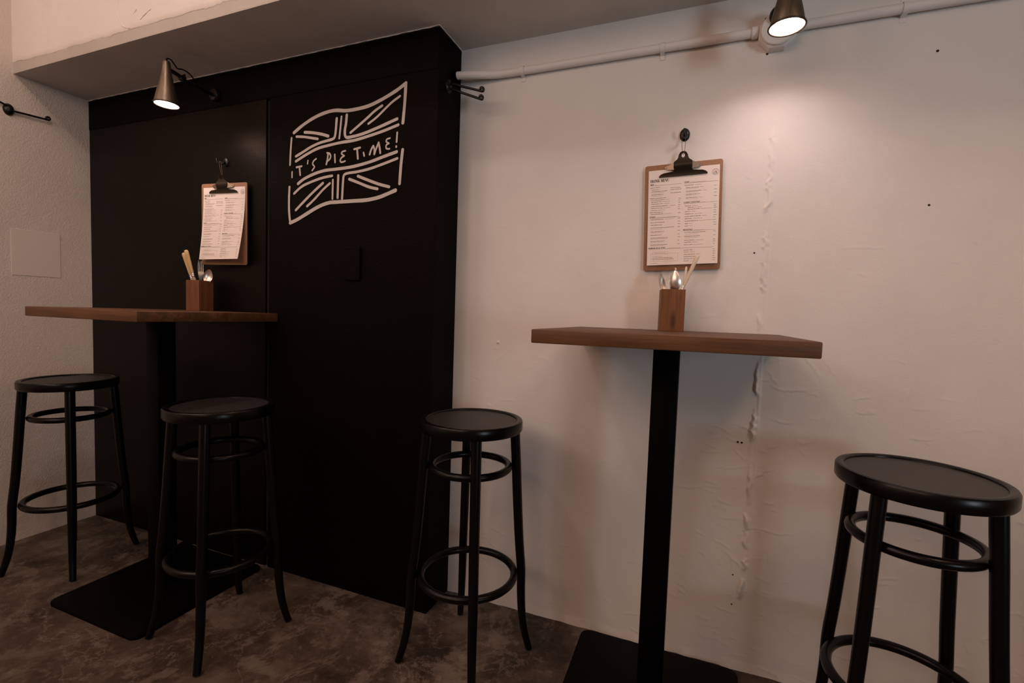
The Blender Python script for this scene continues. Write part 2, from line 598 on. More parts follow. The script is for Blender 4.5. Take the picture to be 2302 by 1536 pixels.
def skim():
    """white plaster coat on the face of the beam, ragged lower edge standing proud"""
    V, Fc = [], []
    n = 900
    y0, y1 = BY - 0.0022, BY + 0.006
    for i in range(n + 1):
        x = XL + (XR - XL) * i / n
        e = SOF + 0.041 + 0.007 * noise.noise((x * 3.1, 0, 0)) + 0.006 * noise.noise((x * 13, 5, 0)) + 0.004 * noise.noise((x * 60, 9, 0))
        if x < -2.5:
            e += 0.0
        b = 0.0016 * noise.noise((x * 9, 2, 7))
        V += [(x, y1, e + 0.002), (x, y0 + 0.002 + b, e), (x, y0 + b, e + 0.003), (x, y0 + b * 2.2, e + 0.02),
              (x, y0 - 0.001 * noise.noise((x * 5, 1, 1)), e + 0.09), (x, y0, CEIL)]
    for i in range(n):
        for k in range(5):
            a = i * 6 + k
            Fc.append((a, a + 6, a + 7, a + 1))
    o = fix(from_data('plaster_coat', V, Fc, M['skim'], beam), 60)
    tag(o, 'white plaster coat with a ragged lower edge')


skim()


def ridge(name, pts, r, parent, mat):
    """a raised trowel ridge"""
    V, Fc = tube_data(smooth_path(pts, 4), r, 6)
    return fix(from_data(name, V, Fc, mat, parent), 60)


for k, P in enumerate([[(-2.02, 2.30), (-2.05, 2.22), (-2.06, 2.15), (-2.03, 2.10), (-1.99, 2.085)],
                       [(-2.02, 2.33), (-1.99, 2.335), (-1.95, 2.335)],
                       [(-1.93, 2.105), (-1.90, 2.12), (-1.87, 2.13)], [(-1.97, 2.13), (-1.95, 2.145)],
                       [(-1.85, 2.335), (-1.80, 2.32), (-1.77, 2.34)], [(-1.72, 2.13), (-1.71, 2.155)]]):
    ridge('plaster_ridge', [(x, BY - 0.0025, z) for x, z in P], [0.0016 + 0.0008 * math.sin(j * 1.7 + k) for j in range((len(P) - 1) * 4 + 1)], beam, M['skim'])

# ================================================================== PAINTED SIGN
SIGN = [(0.0124,[(-0.633,1.754),(-0.588,1.778),(-0.534,1.799),(-0.482,1.811),(-0.435,1.814),(-0.385,1.807),(-0.335,1.807),(-0.282,1.812),(-0.23,1.826),(-0.18,1.844),(-0.153,1.856),(-0.129,1.869)]),(0.0115,[(-0.129,1.869),(-0.132,1.803),(-0.138,1.736)]),(0.0082,[(-0.645,1.735),(-0.649,1.689),(-0.652,1.634)]),(0.0107,[(-0.579,1.75),(-0.539,1.744),(-0.496,1.734),(-0.466,1.724)]),(0.0091,[(-0.62,1.738),(-0.582,1.733),(-0.544,1.725),(-0.516,1.719)]),(0.0099,[(-0.427,1.784),(-0.43,1.749),(-0.434,1.722),(-0.443,1.712),(-0.47,1.708),(-0.507,1.703),(-0.549,1.692),(-0.587,1.677),(-0.622,1.664)]),(0.0103,[(-0.622,1.645),(-0.57,1.666),(-0.517,1.683),(-0.464,1.69),(-0.403,1.695),(-0.343,1.697),(-0.28,1.706),(-0.218,1.717),(-0.157,1.731)]),(0.0078,[(-0.405,1.788),(-0.409,1.751),(-0.414,1.711)]),(0.0107,[(-0.381,1.791),(-0.384,1.76),(-0.389,1.733),(-0.383,1.712),(-0.353,1.711),(-0.304,1.717),(-0.242,1.731),(-0.196,1.743),(-0.162,1.752)]),(0.0091,[(-0.363,1.726),(-0.324,1.749),(-0.286,1.772),(-0.258,1.79),(-0.226,1.805)]),(0.0082,[(-0.284,1.749),(-0.248,1.768),(-0.211,1.794),(-0.184,1.812),(-0.152,1.828)]),(0.0066,[(-0.641,1.606),(-0.641,1.585)]),(0.0074,[(-0.619,1.622),(-0.593,1.624)]),(0.0074,[(-0.604,1.623),(-0.6,1.591)]),(0.0058,[(-0.562,1.643),(-0.564,1.631)]),(0.0062,[(-0.522,1.646),(-0.534,1.639),(-0.539,1.628),(-0.531,1.619),(-0.532,1.613),(-0.541,1.604)]),(0.007,[(-0.465,1.662),(-0.468,1.64),(-0.473,1.621)]),(0.0066,[(-0.47,1.663),(-0.459,1.66),(-0.453,1.65),(-0.457,1.639),(-0.471,1.632)]),(0.0066,[(-0.434,1.654),(-0.432,1.625)]),(0.0062,[(-0.385,1.663),(-0.398,1.661),(-0.402,1.654),(-0.39,1.645)]),(0.0062,[(-0.39,1.645),(-0.403,1.639),(-0.408,1.629),(-0.401,1.623),(-0.386,1.626)]),(0.0074,[(-0.345,1.665),(-0.319,1.668)]),(0.0078,[(-0.332,1.665),(-0.328,1.63)]),(0.0066,[(-0.303,1.649),(-0.3,1.637)]),(0.0074,[(-0.276,1.64),(-0.27,1.656),(-0.261,1.669)]),(0.007,[(-0.261,1.669),(-0.256,1.657),(-0.256,1.639)]),(0.007,[(-0.256,1.639),(-0.249,1.656),(-0.238,1.678)]),(0.0074,[(-0.238,1.678),(-0.234,1.663),(-0.23,1.641)]),(0.0058,[(-0.19,1.689),(-0.203,1.686),(-0.205,1.678),(-0.194,1.671)]),(0.0058,[(-0.194,1.671),(-0.205,1.666),(-0.204,1.654),(-0.191,1.652)]),(0.007,[(-0.16,1.705),(-0.162,1.673)]),(0.0074,[(-0.163,1.658),(-0.163,1.656)]),(0.0111,[(-0.61,1.559),(-0.58,1.575),(-0.532,1.59),(-0.479,1.599),(-0.422,1.6),(-0.351,1.603),(-0.278,1.613),(-0.216,1.627),(-0.161,1.639)]),(0.0095,[(-0.629,1.523),(-0.591,1.547),(-0.542,1.562),(-0.489,1.573),(-0.445,1.577)]),(0.0095,[(-0.158,1.616),(-0.216,1.602),(-0.278,1.589),(-0.331,1.583),(-0.373,1.581),(-0.39,1.574),(-0.394,1.546),(-0.397,1.49)]),(0.0078,[(-0.441,1.562),(-0.442,1.492)]),(0.0095,[(-0.416,1.576),(-0.418,1.495)]),(0.0099,[(-0.488,1.553),(-0.531,1.525),(-0.574,1.494),(-0.62,1.459)]),(0.0091,[(-0.455,1.55),(-0.488,1.528),(-0.53,1.494),(-0.564,1.471)]),(0.0099,[(-0.365,1.559),(-0.325,1.544),(-0.276,1.525),(-0.24,1.516)]),(0.0103,[(-0.326,1.567),(-0.277,1.548),(-0.233,1.532),(-0.19,1.52)]),(0.0099,[(-0.653,1.549),(-0.655,1.505),(-0.654,1.454),(-0.648,1.411)]),(0.0132,[(-0.648,1.411),(-0.611,1.423),(-0.562,1.444),(-0.509,1.466),(-0.461,1.478),(-0.42,1.479),(-0.349,1.479),(-0.29,1.479),(-0.237,1.485),(-0.199,1.495),(-0.163,1.506)]),(0.0111,[(-0.136,1.644),(-0.142,1.59),(-0.146,1.528)])]


def ribbon(pts, w, seed, y):
    P = smooth_path([(a, 0, b) for a, b in pts], 6)
    V, Fc = [], []
    n = len(P)

    def hw(i):
        return w / 2 * (1 + 0.10 * noise.noise((i * 0.21, seed, 0)))
    T = [(P[min(i + 1, n - 1)] - P[max(i - 1, 0)]).normalized() for i in range(n)]
    for i in range(n):
        nn = Vector((-T[i].z, 0, T[i].x))
        V += [P[i] + nn * hw(i), P[i] - nn * hw(i)]
    for i in range(n - 1):
        Fc.append((2 * i, 2 * i + 1, 2 * i + 3, 2 * i + 2))
    for i, sgn in ((0, -1), (n - 1, 1)):
        nn = Vector((-T[i].z, 0, T[i].x)) * hw(i)
        tt = T[i] * sgn * hw(i)
        b = len(V)
        arc = [P[i] + nn * math.cos(a) + tt * math.sin(a) for a in [math.pi * k / 8 for k in range(9)]]
        V += arc
        Fc.append(tuple(range(b, b + 9)))
    return [(v.x, y - 0.00002 * seed, v.z) for v in V], Fc


parts = []
for s, (w, pts) in enumerate(SIGN):
    parts.append(ribbon([(XP + a, b) for a, b in pts], w * 1.02, s, -PD - 0.0012))
V, Fc = merge(*parts)
o = from_data('painted_sign', V, Fc, M['sign_white'], pier)
tag(o, "white hand painted waving flag outline reading IT'S PIE TIME!")
bm = bmesh.new()
bm.from_mesh(o.data)
for f in bm.faces:
    f.normal_update()
    if f.normal.y > 0:
        f.normal_flip()
bm.to_mesh(o.data)
bm.free()


# ================================================================== TABLES
def make_table(cx, top_y1, zt, label):
    TL, TW, TT = 0.597, 0.512, 0.033
    t = thing('bar_table', (cx, top_y1 - TW / 2, 0), label, 'table', 'square wooden bar tables on one post')
    from_bm('tabletop', box_bm(-TL / 2, TL / 2, -TW / 2, TW / 2, zt - TT, zt, 0.003, 2), M['table_wood'], t, angle=30)
    b = 0.033
    from_bm('post', box_bm(-b, b, -b, b, 0.012, zt - TT - 0.006, 0.003, 2), M['black_metal'], t, angle=30)
    from_bm('base_plate', rounded_prism(0.482, 0.482, 0.030, 0.012, 0.0025), M['black_metal'], t, angle=40)
    top = rounded_prism(0.26, 0.26, 0.01, 0.006)
    o = from_bm('mounting_plate', top, M['black_metal'], t)
    o.location.z = zt - TT - 0.006
    return t


Z_B, Z_A = 1.050, 1.0553
make_table(-0.0655, -0.004, Z_B, 'square brown wooden bar table on black post by the white wall')
make_table(-1.8504, -PD - 0.003, Z_A, 'square brown wooden bar table on black post by the black pier')


# ================================================================== STOOLS
SH, SR = 0.7628, 0.1562


def make_stool(loc, rz, label):
    t = thing('bar_stool', loc, label, 'stool', 'black bentwood bar stools', rz)
    lathe('seat_ring', [(0.136, SH - 0.034), (0.153, SH - 0.034), (0.1562, SH - 0.029), (0.1562, SH - 0.006), (0.1535, SH - 0.0015),
                        (0.149, SH), (0.142, SH - 0.0008), (0.1385, SH - 0.003), (0.1375, SH - 0.007), (0.136, SH - 0.012), (0.136, SH - 0.034)],
          M['black_wood'], t, 72)
    lathe('seat_panel', [(0.0005, SH - 0.0065), (0.1379, SH - 0.0060), (0.1379, SH - 0.014), (0.0005, SH - 0.014)], M['seat_panel'], t, 64)
    for k in range(4):
        a = k * math.pi / 2
        prof = [(0.1345, SH - 0.016, .0150), (0.1375, SH - 0.06, .0152), (0.1440, 0.6136, .0150), (0.1530, 0.48, .0147), (0.1625, 0.36, .0143), (0.1715, 0.272, .0140),
                (0.1735, 0.20, .0134), (0.1785, 0.13, .0127), (0.1880, 0.07, .0118), (0.2010, 0.022, .0110), (0.2070, 0.004, .0106)]
        P = smooth_path([(r * math.cos(a), r * math.sin(a), z) for r, z, q in prof], 3)
        rad = []
        for i in range(len(prof) - 1):
            for s in range(3):
                rad.append(prof[i][2] + (prof[i + 1][2] - prof[i][2]) * s / 3)
        rad.append(prof[-1][2])
        V, Fc = tube_data(P, rad, 14)
        V = [Vector((v.x, v.y, max(v.z, 0.0025))) for v in V]
        lg = fix(from_data('leg', V, Fc, M['black_wood'], t), 50)
        gl = lathe('foot_glide', [(0.0005, 0), (0.0085, 0), (0.0085, 0.0035), (0.0005, 0.0035)], M['clip_spring'], lg, 12)
        gl.location = (0.2072 * math.cos(a), 0.2072 * math.sin(a), 0)
    for nm, r, z, q in (('brace_ring', 0.1180, 0.6136, 0.0112), ('foot_ring', 0.1455, 0.272, 0.0118)):
        P = [(r * math.cos(2 * math.pi * i / 64), r * math.sin(2 * math.pi * i / 64), z) for i in range(64)]
        V, Fc = tube_data(P, q, 12, True)
        fix(from_data(nm, V, Fc, M['black_wood'], t), 60)
    return t


def copy_tree(o, parent=None):
    c = o.copy()
    COL.objects.link(c)
    if parent is not None:
        c.parent = parent
    for ch in list(o.children):
        copy_tree(ch, c)
    return c


first = make_stool((-2.3634, -0.4505, 0), math.radians(63.6), 'black bentwood bar stool left of the left table against the left wall')
for x, y, a, lab in ((-1.4206, -0.5083, 36.0, 'black bentwood bar stool right of the left table in front of the black pier'),
                     (-0.6232, -0.2874, 31.7, 'black bentwood bar stool at the corner of the black pier and white wall'),
                     (0.4829, -0.2905, 42.9, 'black bentwood bar stool right of the right table against the white wall')):
    c = copy_tree(first)
    c.location = (x, y, 0)
    c.rotation_euler = (0, 0, math.radians(a))
    c['label'] = lab


# ================================================================== CLIPBOARDS AND MENUS
def fill_mesh(outlines, extrude):
    """2D outlines (first the border, then holes) extruded both ways; returns verts, faces in XY + Z thickness"""
    cu = bpy.data.curves.new('tmp', 'CURVE')
    cu.dimensions = '2D'
    cu.fill_mode = 'BOTH'
    cu.extrude = extrude
    for P in outlines:
        s = cu.splines.new('POLY')
        s.points.add(len(P) - 1)
        for p, q in zip(s.points, P):
            p.co = (q[0], q[1], 0, 1)
        s.use_cyclic_u = True
    return curve_data(cu)


def curve_data(cu):
    ob = bpy.data.objects.new('tmp', cu)
    COL.objects.link(ob)
    dg = bpy.context.evaluated_depsgraph_get()
    me = bpy.data.meshes.new_from_object(ob.evaluated_get(dg))
    V = [v.co.copy() for v in me.vertices]
    Fc = [tuple(p.vertices) for p in me.polygons]
    bpy.data.objects.remove(ob)
    bpy.data.meshes.remove(me)
    bpy.data.curves.remove(cu)
    return V, Fc


def text2d(body, size, x, y, sx=1.0, bold=0.0):
    cu = bpy.data.curves.new('tmp', 'FONT')
    cu.body = body
    cu.size = size
    cu.offset = bold
    cu.resolution_u = 2
    cu.dimensions = '2D'
    cu.fill_mode = 'BOTH'
    V, Fc = curve_data(cu)
    return [Vector((v.x * sx + x, y + v.y, 0)) for v in V], Fc


def quad(x0, y0, x1, y1):
    return [Vector((x0, y0, 0)), Vector((x1, y0, 0)), Vector((x1, y1, 0)), Vector((x0, y1, 0))], [(0, 1, 2, 3)]


def title_glyphs(x, y, h):
    """DRINK MENU in a fat condensed face with thin hairlines"""
    G = {'D': [(0, 0, .42, .05), (0, .95, .42, 1), (.08, 0, .30, 1), ('arc', .40, .5, .22, .5, -90, 90, .16)],
         'R': [(0, 0, .38, .05), (0, .95, .42, 1), (.08, 0, .30, 1), ('arc', .38, .74, .20, .26, -90, 90, .15), (.30, .46, .42, .51), ('para', .34, .48, .52, 0, .18), (.58, 0, .76, .05)],
         'I': [(0, 0, .38, .05), (0, .95, .38, 1), (.08, 0, .30, 1)],
         'N': [(0, 0, .26, .05), (0, .95, .22, 1), (.10, 0, .15, 1), ('para', .06, 1, .52, 0, .22), (.60, 0, .65, 1), (.50, .95, .76, 1)],
         'K': [(0, 0, .38, .05), (0, .95, .38, 1), (.08, 0, .30, 1), ('para', .28, .42, .62, .97, .05), ('para', .36, .58, .52, 0, .20), (.46, .95, .76, 1), (.48, 0, .78, .05)],
         'M': [(0, 0, .24, .05), (0, .95, .22, 1), (.10, 0, .15, 1), ('para', .06, 1, .34, 0, .20), ('para', .42, 0, .62, 1, .05), (.62, 0, .84, 1), (.56, 0, .90, .05), (.62, .95, .90, 1)],
         'E': [(0, 0, .56, .05), (0, .95, .56, 1), (.08, 0, .30, 1), (.30, .48, .44, .53), (.51, 0, .56, .26), (.51, .74, .56, 1), (.40, .38, .44, .63)],
         'U': [(0, .95, .38, 1), (.08, .22, .30, 1), ('arc', .36, .24, .24, .24, 180, 360, .10), (.56, .22, .61, 1), (.46, .95, .72, 1)]}
    W = {'D': .66, 'R': .78, 'I': .40, 'N': .78, 'K': .80, 'M': .92, 'E': .60, 'U': .74}
    out = []
    for ch in 'DRINK MENU':
        if ch == ' ':
            x += 0.34 * h * 0.94
            continue
        for g in G[ch]:
            if g[0] == 'arc':
                _, cx, cy, rx, ry, a0, a1, th = g
                V, Fc = [], []
                for i in range(9):
                    a = math.radians(a0 + (a1 - a0) * i / 8)
                    k = th * (0.3 + 0.7 * abs(math.cos(a))) if ch != 'U' else th
                    V += [Vector((cx + rx * math.cos(a), cy + ry * math.sin(a), 0)), Vector((cx + (rx - k) * math.cos(a), cy + (ry - k * 0.45) * math.sin(a), 0))]
                    if i:
                        Fc.append((2 * i - 2, 2 * i - 1, 2 * i + 1, 2 * i))
            elif g[0] == 'para':
                _, x0, y0, x1, y1, w = g
                V = [Vector((x0, y0, 0)), Vector((x0 + w, y0, 0)), Vector((x1 + w, y1, 0)), Vector((x1, y1, 0))]
                Fc = [(0, 1, 2, 3)]
            else:
                V, Fc = quad(*g)
            out.append(([Vector((x + v.x * h * 0.94, y + v.y * h, 0)) for v in V], Fc))
        x += W[ch] * h * 0.94 + 0.02 * h
    return out


def menu_print():
    """headings, then item lines and small lines as flat meshes; x to the right, y = -v downwards, metres, origin at the sheet's top left"""
    rr = random.Random(3)
    heads, grey, pale = [], [], []
    heads.append(merge(*title_glyphs(0.0056, -0.0370, 0.0086)))

    def rule(x0, x1, v):
        grey.append(quad(x0, -v - 0.00028, x1, -v + 0.00028))

    def words(x, v, total, h, dst):
        """a line of print too small to read: word-sized runs of letter marks"""
        end = x + total
        while x < end - 0.0015:
            w = min(rr.uniform(0.004, 0.011), end - x)
            k = x
            while k < x + w:
                lw = h * rr.uniform(0.32, 0.48)
                hh = h * (1.0 if rr.random() < 0.28 else 0.72)
                dst.append(quad(k, -v, k + lw * 0.70, -v + hh * 0.82))
                k += lw * 1.12
            x += w + h * 0.55

    def head(txt, x, v, x1, size=0.0058, bold=0.00009, tail=0.0):
        heads.append(text2d(txt, size, x, -v, 0.86, bold))
        wd = max(q.x for q in heads[-1][0])
        if tail:
            words(wd + 0.003, v + 0.0003, tail, 0.0016, pale)
        rule(x, x1, v + 0.0016)

    head('BEER', .0055, .0457, .0985, tail=.008)
    head('CIDER', .1065, .0464, .2030, tail=.046)
    head('CLASSIC COCKTAILS', .1065, .1088, .2010, tail=.012)
    head('WHISKY', .0055, .1477, .0975, tail=.058)
    head('MOCKTAILS', .1070, .1932, .1990, tail=.030)
    head('PREMIUM GIN & TONIC', .0035, .2459, .1960, tail=.042)
    for v, w, p in ((.0545, .030, 0), (.0608, .022, 2), (.0664, .046, 2), (.0763, .036, 2), (.0878, .048, 0), (.0931, .038, 1), (.0991, .034, 1), (.1055, .036, 1), (.1130, .052, 1),
                    (.1190, .034, 1), (.1256, .018, 1), (.1320, .038, 0), (.1376, .036, 1), (.1547, .040, 1), (.1638, .042, 1), (.1719, .036, 1), (.1807, .070, 1),
                    (.1925, .040, 1), (.2037, .034, 1), (.2128, .050, 1), (.2230, .042, 1), (.2342, .054, 1)):
        x = .0058 if p == 0 else .0095
        words(x, v, w, 0.0026, grey)
        if p == 1 and v < .16:
            words(x + w + .003, v, rr.uniform(.014, .030), 0.0018, pale)
        if p == 1:
            words(.0905, v - .0004, .0072, 0.0022, grey)
        if p == 2:
            words(.066, v - .002, .032, 0.0024, grey)
    for v, w in ((.0699, .040), (.0802, .036), (.1854, .034), (.1955, .040), (.2155, .048), (.2267, .038), (.2373, .042)):
        words(.0095, v, w, 0.0014, pale)
    for v, w, t in ((.0555, .026, .020), (.0628, .036, .010), (.0737, .044, .012), (.0833, .030, .010), (.0938, .034, .010), (.1189, .018, .016), (.1241, .016, .022), (.1295, .034, .030),
                    (.1363, .016, .012), (.1435, .026, .022), (.1512, .046, .014), (.1581, .022, .026), (.1655, .038, .042), (.1733, .010, .010), (.1805, .011, .010),
                    (.2007, .060, .0), (.2125, .044, .0), (.2249, .030, .022), (.2312, .020, .016), (.2385, .022, .030),
                    (.2550, .024, 0), (.2613, .014, .014), (.2683, .032, .014), (.2755, .034, .012), (.2822, .032, .012), (.2888, .016, .018)):
        x = .1085 if v < .06 else .1125 if v < .1 else .1105
        if v in (.1241, .1295):
            x = .119
        words(x, v, w, 0.0026, grey)
        if t:
            words(x + w + .003, v, t, 0.0018, pale)
        if v > .06:
            words(.1925, v - .0003, .0075, 0.0022, grey)
    for v in (.0655, .0766, .0862, .0971, .2056, .2164):
        words(.1125, v, .036, 0.0014, pale)
    # boxed panel at the bottom
    for x0, y0, x1, y1 in ((.012, .2620, .093, .2857), (.0178, .2555, .063, .2640)):
        for q in ((x0, y0, x1, y0), (x0, y1, x1, y1), (x0, y0, x0, y1), (x1, y0, x1, y1)):
            pale.append(quad(q[0] - .0002, -q[1] - .0002, q[2] + .0002, -q[3] + .0002))
    words(.022, .2600, .036, 0.0022, pale)
    words(.017, .2708, .030, 0.0020, pale)
    words(.017, .2760, .060, 0.0024, grey)
    words(.017, .2806, .064, 0.0024, grey)
    words(.0105, .2930, .024, 0.0018, grey)
    return heads, merge(*grey), merge(*pale)


def emblem():
    out = []
    for r0, r1 in ((.0088, .0094), (.0071, .0074)):
        V, Fc = [], []
        for i in range(32):
            a = 2 * math.pi * i / 32
            V += [Vector((r0 * math.cos(a), r0 * math.sin(a), 0)), Vector((r1 * math.cos(a), r1 * math.sin(a), 0))]
            j = (i + 1) % 32
            Fc.append((2 * i, 2 * i + 1, 2 * j + 1, 2 * j))
        out.append((V, Fc))
    for pts, w in (([(-.0050, -.0040), (-.0020, .0010), (-.0005, .0035), (.0010, .0010), (.0012, -.0040)], .0008),
                   ([(-.0030, -.0015), (.0030, -.0005)], .0007), ([(.0014, -.0036), (.0028, .0016), (.0050, .0030)], .0008),
                   ([(.0024, -.0008), (.0050, -.0042)], .0008), ([(-.0055, -.0052), (.0052, -.0050)], .0006)):
        P = [(a, 0, b) for a, b in pts]
        Vr, Fr = ribbon(pts, w, 1, 0)
        out.append(([Vector((x, z, 0)) for x, y, z in Vr], Fr))
    return merge(*[([Vector((v.x + .195, v.y - .0210, 0)) for v in V], Fc) for V, Fc in out])


PRINT = menu_print()
EMB = emblem()


def make_clipboard(loc, rz, roll, lift, hook_top, label, menu_label, open_clip=0.0):
    """origin: middle of the board's top edge, back face; local x right, -y towards the room, z up"""
    t = thing('clipboard', loc, label, 'clipboard', None, rz)
    t.rotation_euler = (0, roll, rz)
    bm = rounded_prism(0.226, 0.331, 0.007, 0.0035, 0.0006)
    bmesh.ops.rotate(bm, verts=bm.verts[:], matrix=Matrix.Rotation(math.radians(90), 3, 'X'))
    bmesh.ops.translate(bm, verts=bm.verts[:], vec=(0, 0, -0.1655))
    from_bm('board', bm, M['hardboard'], t, angle=40)
    # spring clip
    half = [(0.0, -0.0450), (0.0705, -0.0445), (0.0712, -0.0420), (0.0660, -0.0365), (0.0570, -0.0330), (0.0300, -0.0305), (0.0272, -0.0280), (0.0272, -0.0050),
            (0.0245, -0.0010), (0.0185, 0.0030), (0.0150, 0.0090), (0.0132, 0.0170), (0.0095, 0.0235), (0.0050, 0.0262), (0.0, 0.0270)]
    outl = half + [(-x, y) for x, y in half[::-1][1:-1]]
    hole = [(0.0050 * math.cos(2 * math.pi * k / 16), 0.0150 + 0.0065 * math.sin(2 * math.pi * k / 16)) for k in range(16)]
    V, Fc = fill_mesh([outl, hole], 0.0007)

    def bow(v):
        y = v.y + 0.004
        d = 0.0065 + 0.0105 * math.exp(-((y + 0.008) / 0.017) ** 2) + 0.30 * max(y, 0) * (1 + open_clip)
        return Vector((v.x, -d - v.z, y))
    # finer rows so that the plate can bow
    bmc = bmesh.new()
    vs = [bmc.verts.new(v) for v in V]
    for f in Fc:
        try:
            bmc.faces.new([vs[i] for i in f])
        except ValueError:
            pass
    bmesh.ops.remove_doubles(bmc, verts=bmc.verts[:], dist=1e-6)
    for zc in [-0.040 + 0.004 * k for k in range(16)]:
        bmesh.ops.bisect_plane(bmc, geom=bmc.verts[:] + bmc.edges[:] + bmc.faces[:], plane_co=(0, zc, 0), plane_no=(0, 1, 0))
    for v in bmc.verts:
        v.co = bow(v.co)
    bmesh.ops.recalc_face_normals(bmc, faces=bmc.faces[:])
    clip = from_bm('spring_clip', bmc, M['clip_metal'], t, angle=35)
    for s in (-1, 1):
        V1, F1 = fill_mesh([[(s * 0.026, -0.026), (s * 0.046, -0.0235), (s * 0.0535, -0.0175), (s * 0.0530, -0.0135), (s * 0.046, -0.0120), (s * 0.026, -0.003)],
                            [(s * 0.048 + 0.0018 * math.cos(a), -0.0175 + 0.0018 * math.sin(a)) for a in [2 * math.pi * k / 10 for k in range(10)]]], 0.0008)
        fix(from_data('spring_plate', [(v.x, -0.0062 - 0.25 * (0.054 - abs(v.x)) - v.z, v.y + 0.004) for v in V1], F1, M['clip_spring'], clip), 35)
    fix(from_data('backing_bar', *tube_data([(-0.050, -0.0055, -0.0145), (0.050, -0.0055, -0.0145)], 0.0022, 10), M['clip_spring'], clip), 50)
    # loop of string up to the hook
    hx, hy, hz = hook_top
    P = smooth_path([(0.0, -0.0145, 0.0225), (0.004, -0.0155, 0.029), (hx + 0.0050, hy, hz - 0.006), (hx, hy, hz), (hx - 0.0050, hy, hz - 0.006), (-0.003, -0.0115, 0.029), (0.0, -0.0110, 0.0225)], 5)
    tube('string_loop', P, 0.0007, M['string'], t, 6)
    # the menu sheet held by the clip: a thing of its own
    sh = thing('drink_menu', loc, menu_label, 'menu', None)
    sh.rotation_euler = (0, roll, rz)

    def put(u, v, off):
        """u, v on the sheet, v downwards from its top edge"""
        k = max(0.0, v - 0.03) / 0.268
        lf = lift * (k ** 1.7) * (1.0 + 0.25 * (u - 0.1) / 0.1)
        return (u - 0.1020, -0.0044 - lf - off, -0.0165 - v + 0.10 * lf)
    nu, nv = 12, 40
    V, Fc = [], []
    for j in range(nv + 1):
        for i in range(nu + 1):
            V.append(put(0.207 * i / nu, 0.298 * j / nv, 0))
    for j in range(nv):
        for i in range(nu):
            a = j * (nu + 1) + i
            Fc.append((a, a + nu + 1, a + nu + 2, a + 1))
    nV = len(V)
    V += [(x, y + 0.0003, z) for x, y, z in V]
    Fc += [tuple(i + nV for i in f[::-1]) for f in Fc]
    fix(from_data('sheet', V, Fc, M['paper'], sh), 60)
    heads = [('title_print' if k == 0 else 'heading_print', q, 'ink') for k, q in enumerate(PRINT[0])]
    for nm, (V2, F2), mt in heads + [('item_print', PRINT[1], 'ink_grey'), ('small_print', PRINT[2], 'ink_pale'), ('emblem', EMB, 'ink_grey')]:
        o = from_data(nm, [put(v.x, -v.y, 0.00025) for v in V2], F2, M[mt], sh)
        b2 = bmesh.new()
        b2.from_mesh(o.data)
        b2.normal_update()
        for f in b2.faces:
            if f.normal.y > 0:
                f.normal_flip()
        b2.to_mesh(o.data)
        b2.free()
        if nm in ('item_print', 'small_print'):
            tag(o, kind='stuff')
        if nm == 'emblem':
            tag(o, 'small round emblem in the top corner')
    return t


make_clipboard((-0.060, -0.0060, 1.5705), 0.0, math.radians(-1.6), 0.006, (0.0, -0.020, 0.0795),
               'brown hardboard clipboard hanging on the white wall above the right table',
               'printed drink menu sheet on the clipboard on the white wall')
make_clipboard((-1.8215, -0.186, 1.5785), math.radians(7.0), 0.0, 0.030, (-0.018, -0.004, 0.0865),
               'brown hardboard clipboard hanging on the black pier above the left table',
               'printed drink menu sheet curling off the clipboard on the black pier', 0.8)


# ================================================================== HOOKS
def make_peg(loc, rz, label, side=0.0):
    """small black iron hook: round boss on the wall with a curled prong towards the room"""
    t = thing('wall_hook', loc, label, 'hook', None, rz)
    V, Fc = lathe_data([(0.0004, 0.008), (0.007, 0.0075), (0.0125, 0.005), (0.0145, 0.002), (0.015, 0.0)], 20)
    fix(from_data('back_plate', [(v.x, -v.z, v.y * 1.35) for v in V], Fc, M['iron'], t), 50)
    P = smooth_path([(0, -0.004, 0.002), (0, -0.012, -0.006), (side * 0.3, -0.020, -0.013), (side * 0.7, -0.029, -0.012), (side, -0.033, -0.003), (side * 1.05, -0.032, 0.005)], 5)
    n = len(P)
    tube('prong', P, [0.0048 - 0.0018 * i / n for i in range(n)], M['iron'], t, 10)
    V, Fc = lathe_data([(0.0003, -0.0042), (0.003, -0.003), (0.0042, 0), (0.003, 0.003), (0.0003, 0.0042)], 12)
    fix(from_data('tip', [P[-1] + v for v in V], Fc, M['iron'], t), 60)
    return t


make_peg((-0.060, 0.0, 1.6575), 0, 'small black iron hook on the white wall holding the clipboard', 0.0)
make_peg((-1.845, -PD + 0.0005, 1.673), 0, 'small black iron hook on the black pier above its clipboard', -0.012)


def rod_with_curl(name, a, b, up, parent, r=0.0042):
    a, b, up = Vector(a), Vector(b), Vector(up)
    d = (b - a).normalized()
    P = [a + (b - a) * k / 8 for k in range(9)]
    c = b + up * 0.0062
    for k in range(1, 12):
        an = math.radians(-90 + 25 * k)
        P.append(c + d * 0.0062 * math.cos(an) + up * 0.0062 * math.sin(an))
    return tube(name, P, [r] * 9 + [r * 1.1] * 11, M['iron'], parent, 10)


# swinging double-arm hook on the left wall
t = thing('arm_hook', (XL, -0.448, 1.882), 'black iron hook with two long arms on the left wall', 'hook')
V, Fc = lathe_data([(0.0004, 0.016), (0.012, 0.015), (0.019, 0.010), (0.023, 0.004), (0.024, 0.0)], 24)
fix(from_data('back_plate', [(v.z, v.x * 0.78, v.y * 1.05) for v in V], Fc, M['iron'], t), 50)
rod_with_curl('arm', (0.012, 0.004, -0.004), (0.018, 0.124, 0.003), (0, 0, 1), t)
rod_with_curl('arm', (0.012, -0.004, 0.010), (0.018, -0.124, 0.040), (0, 0, 1), t)
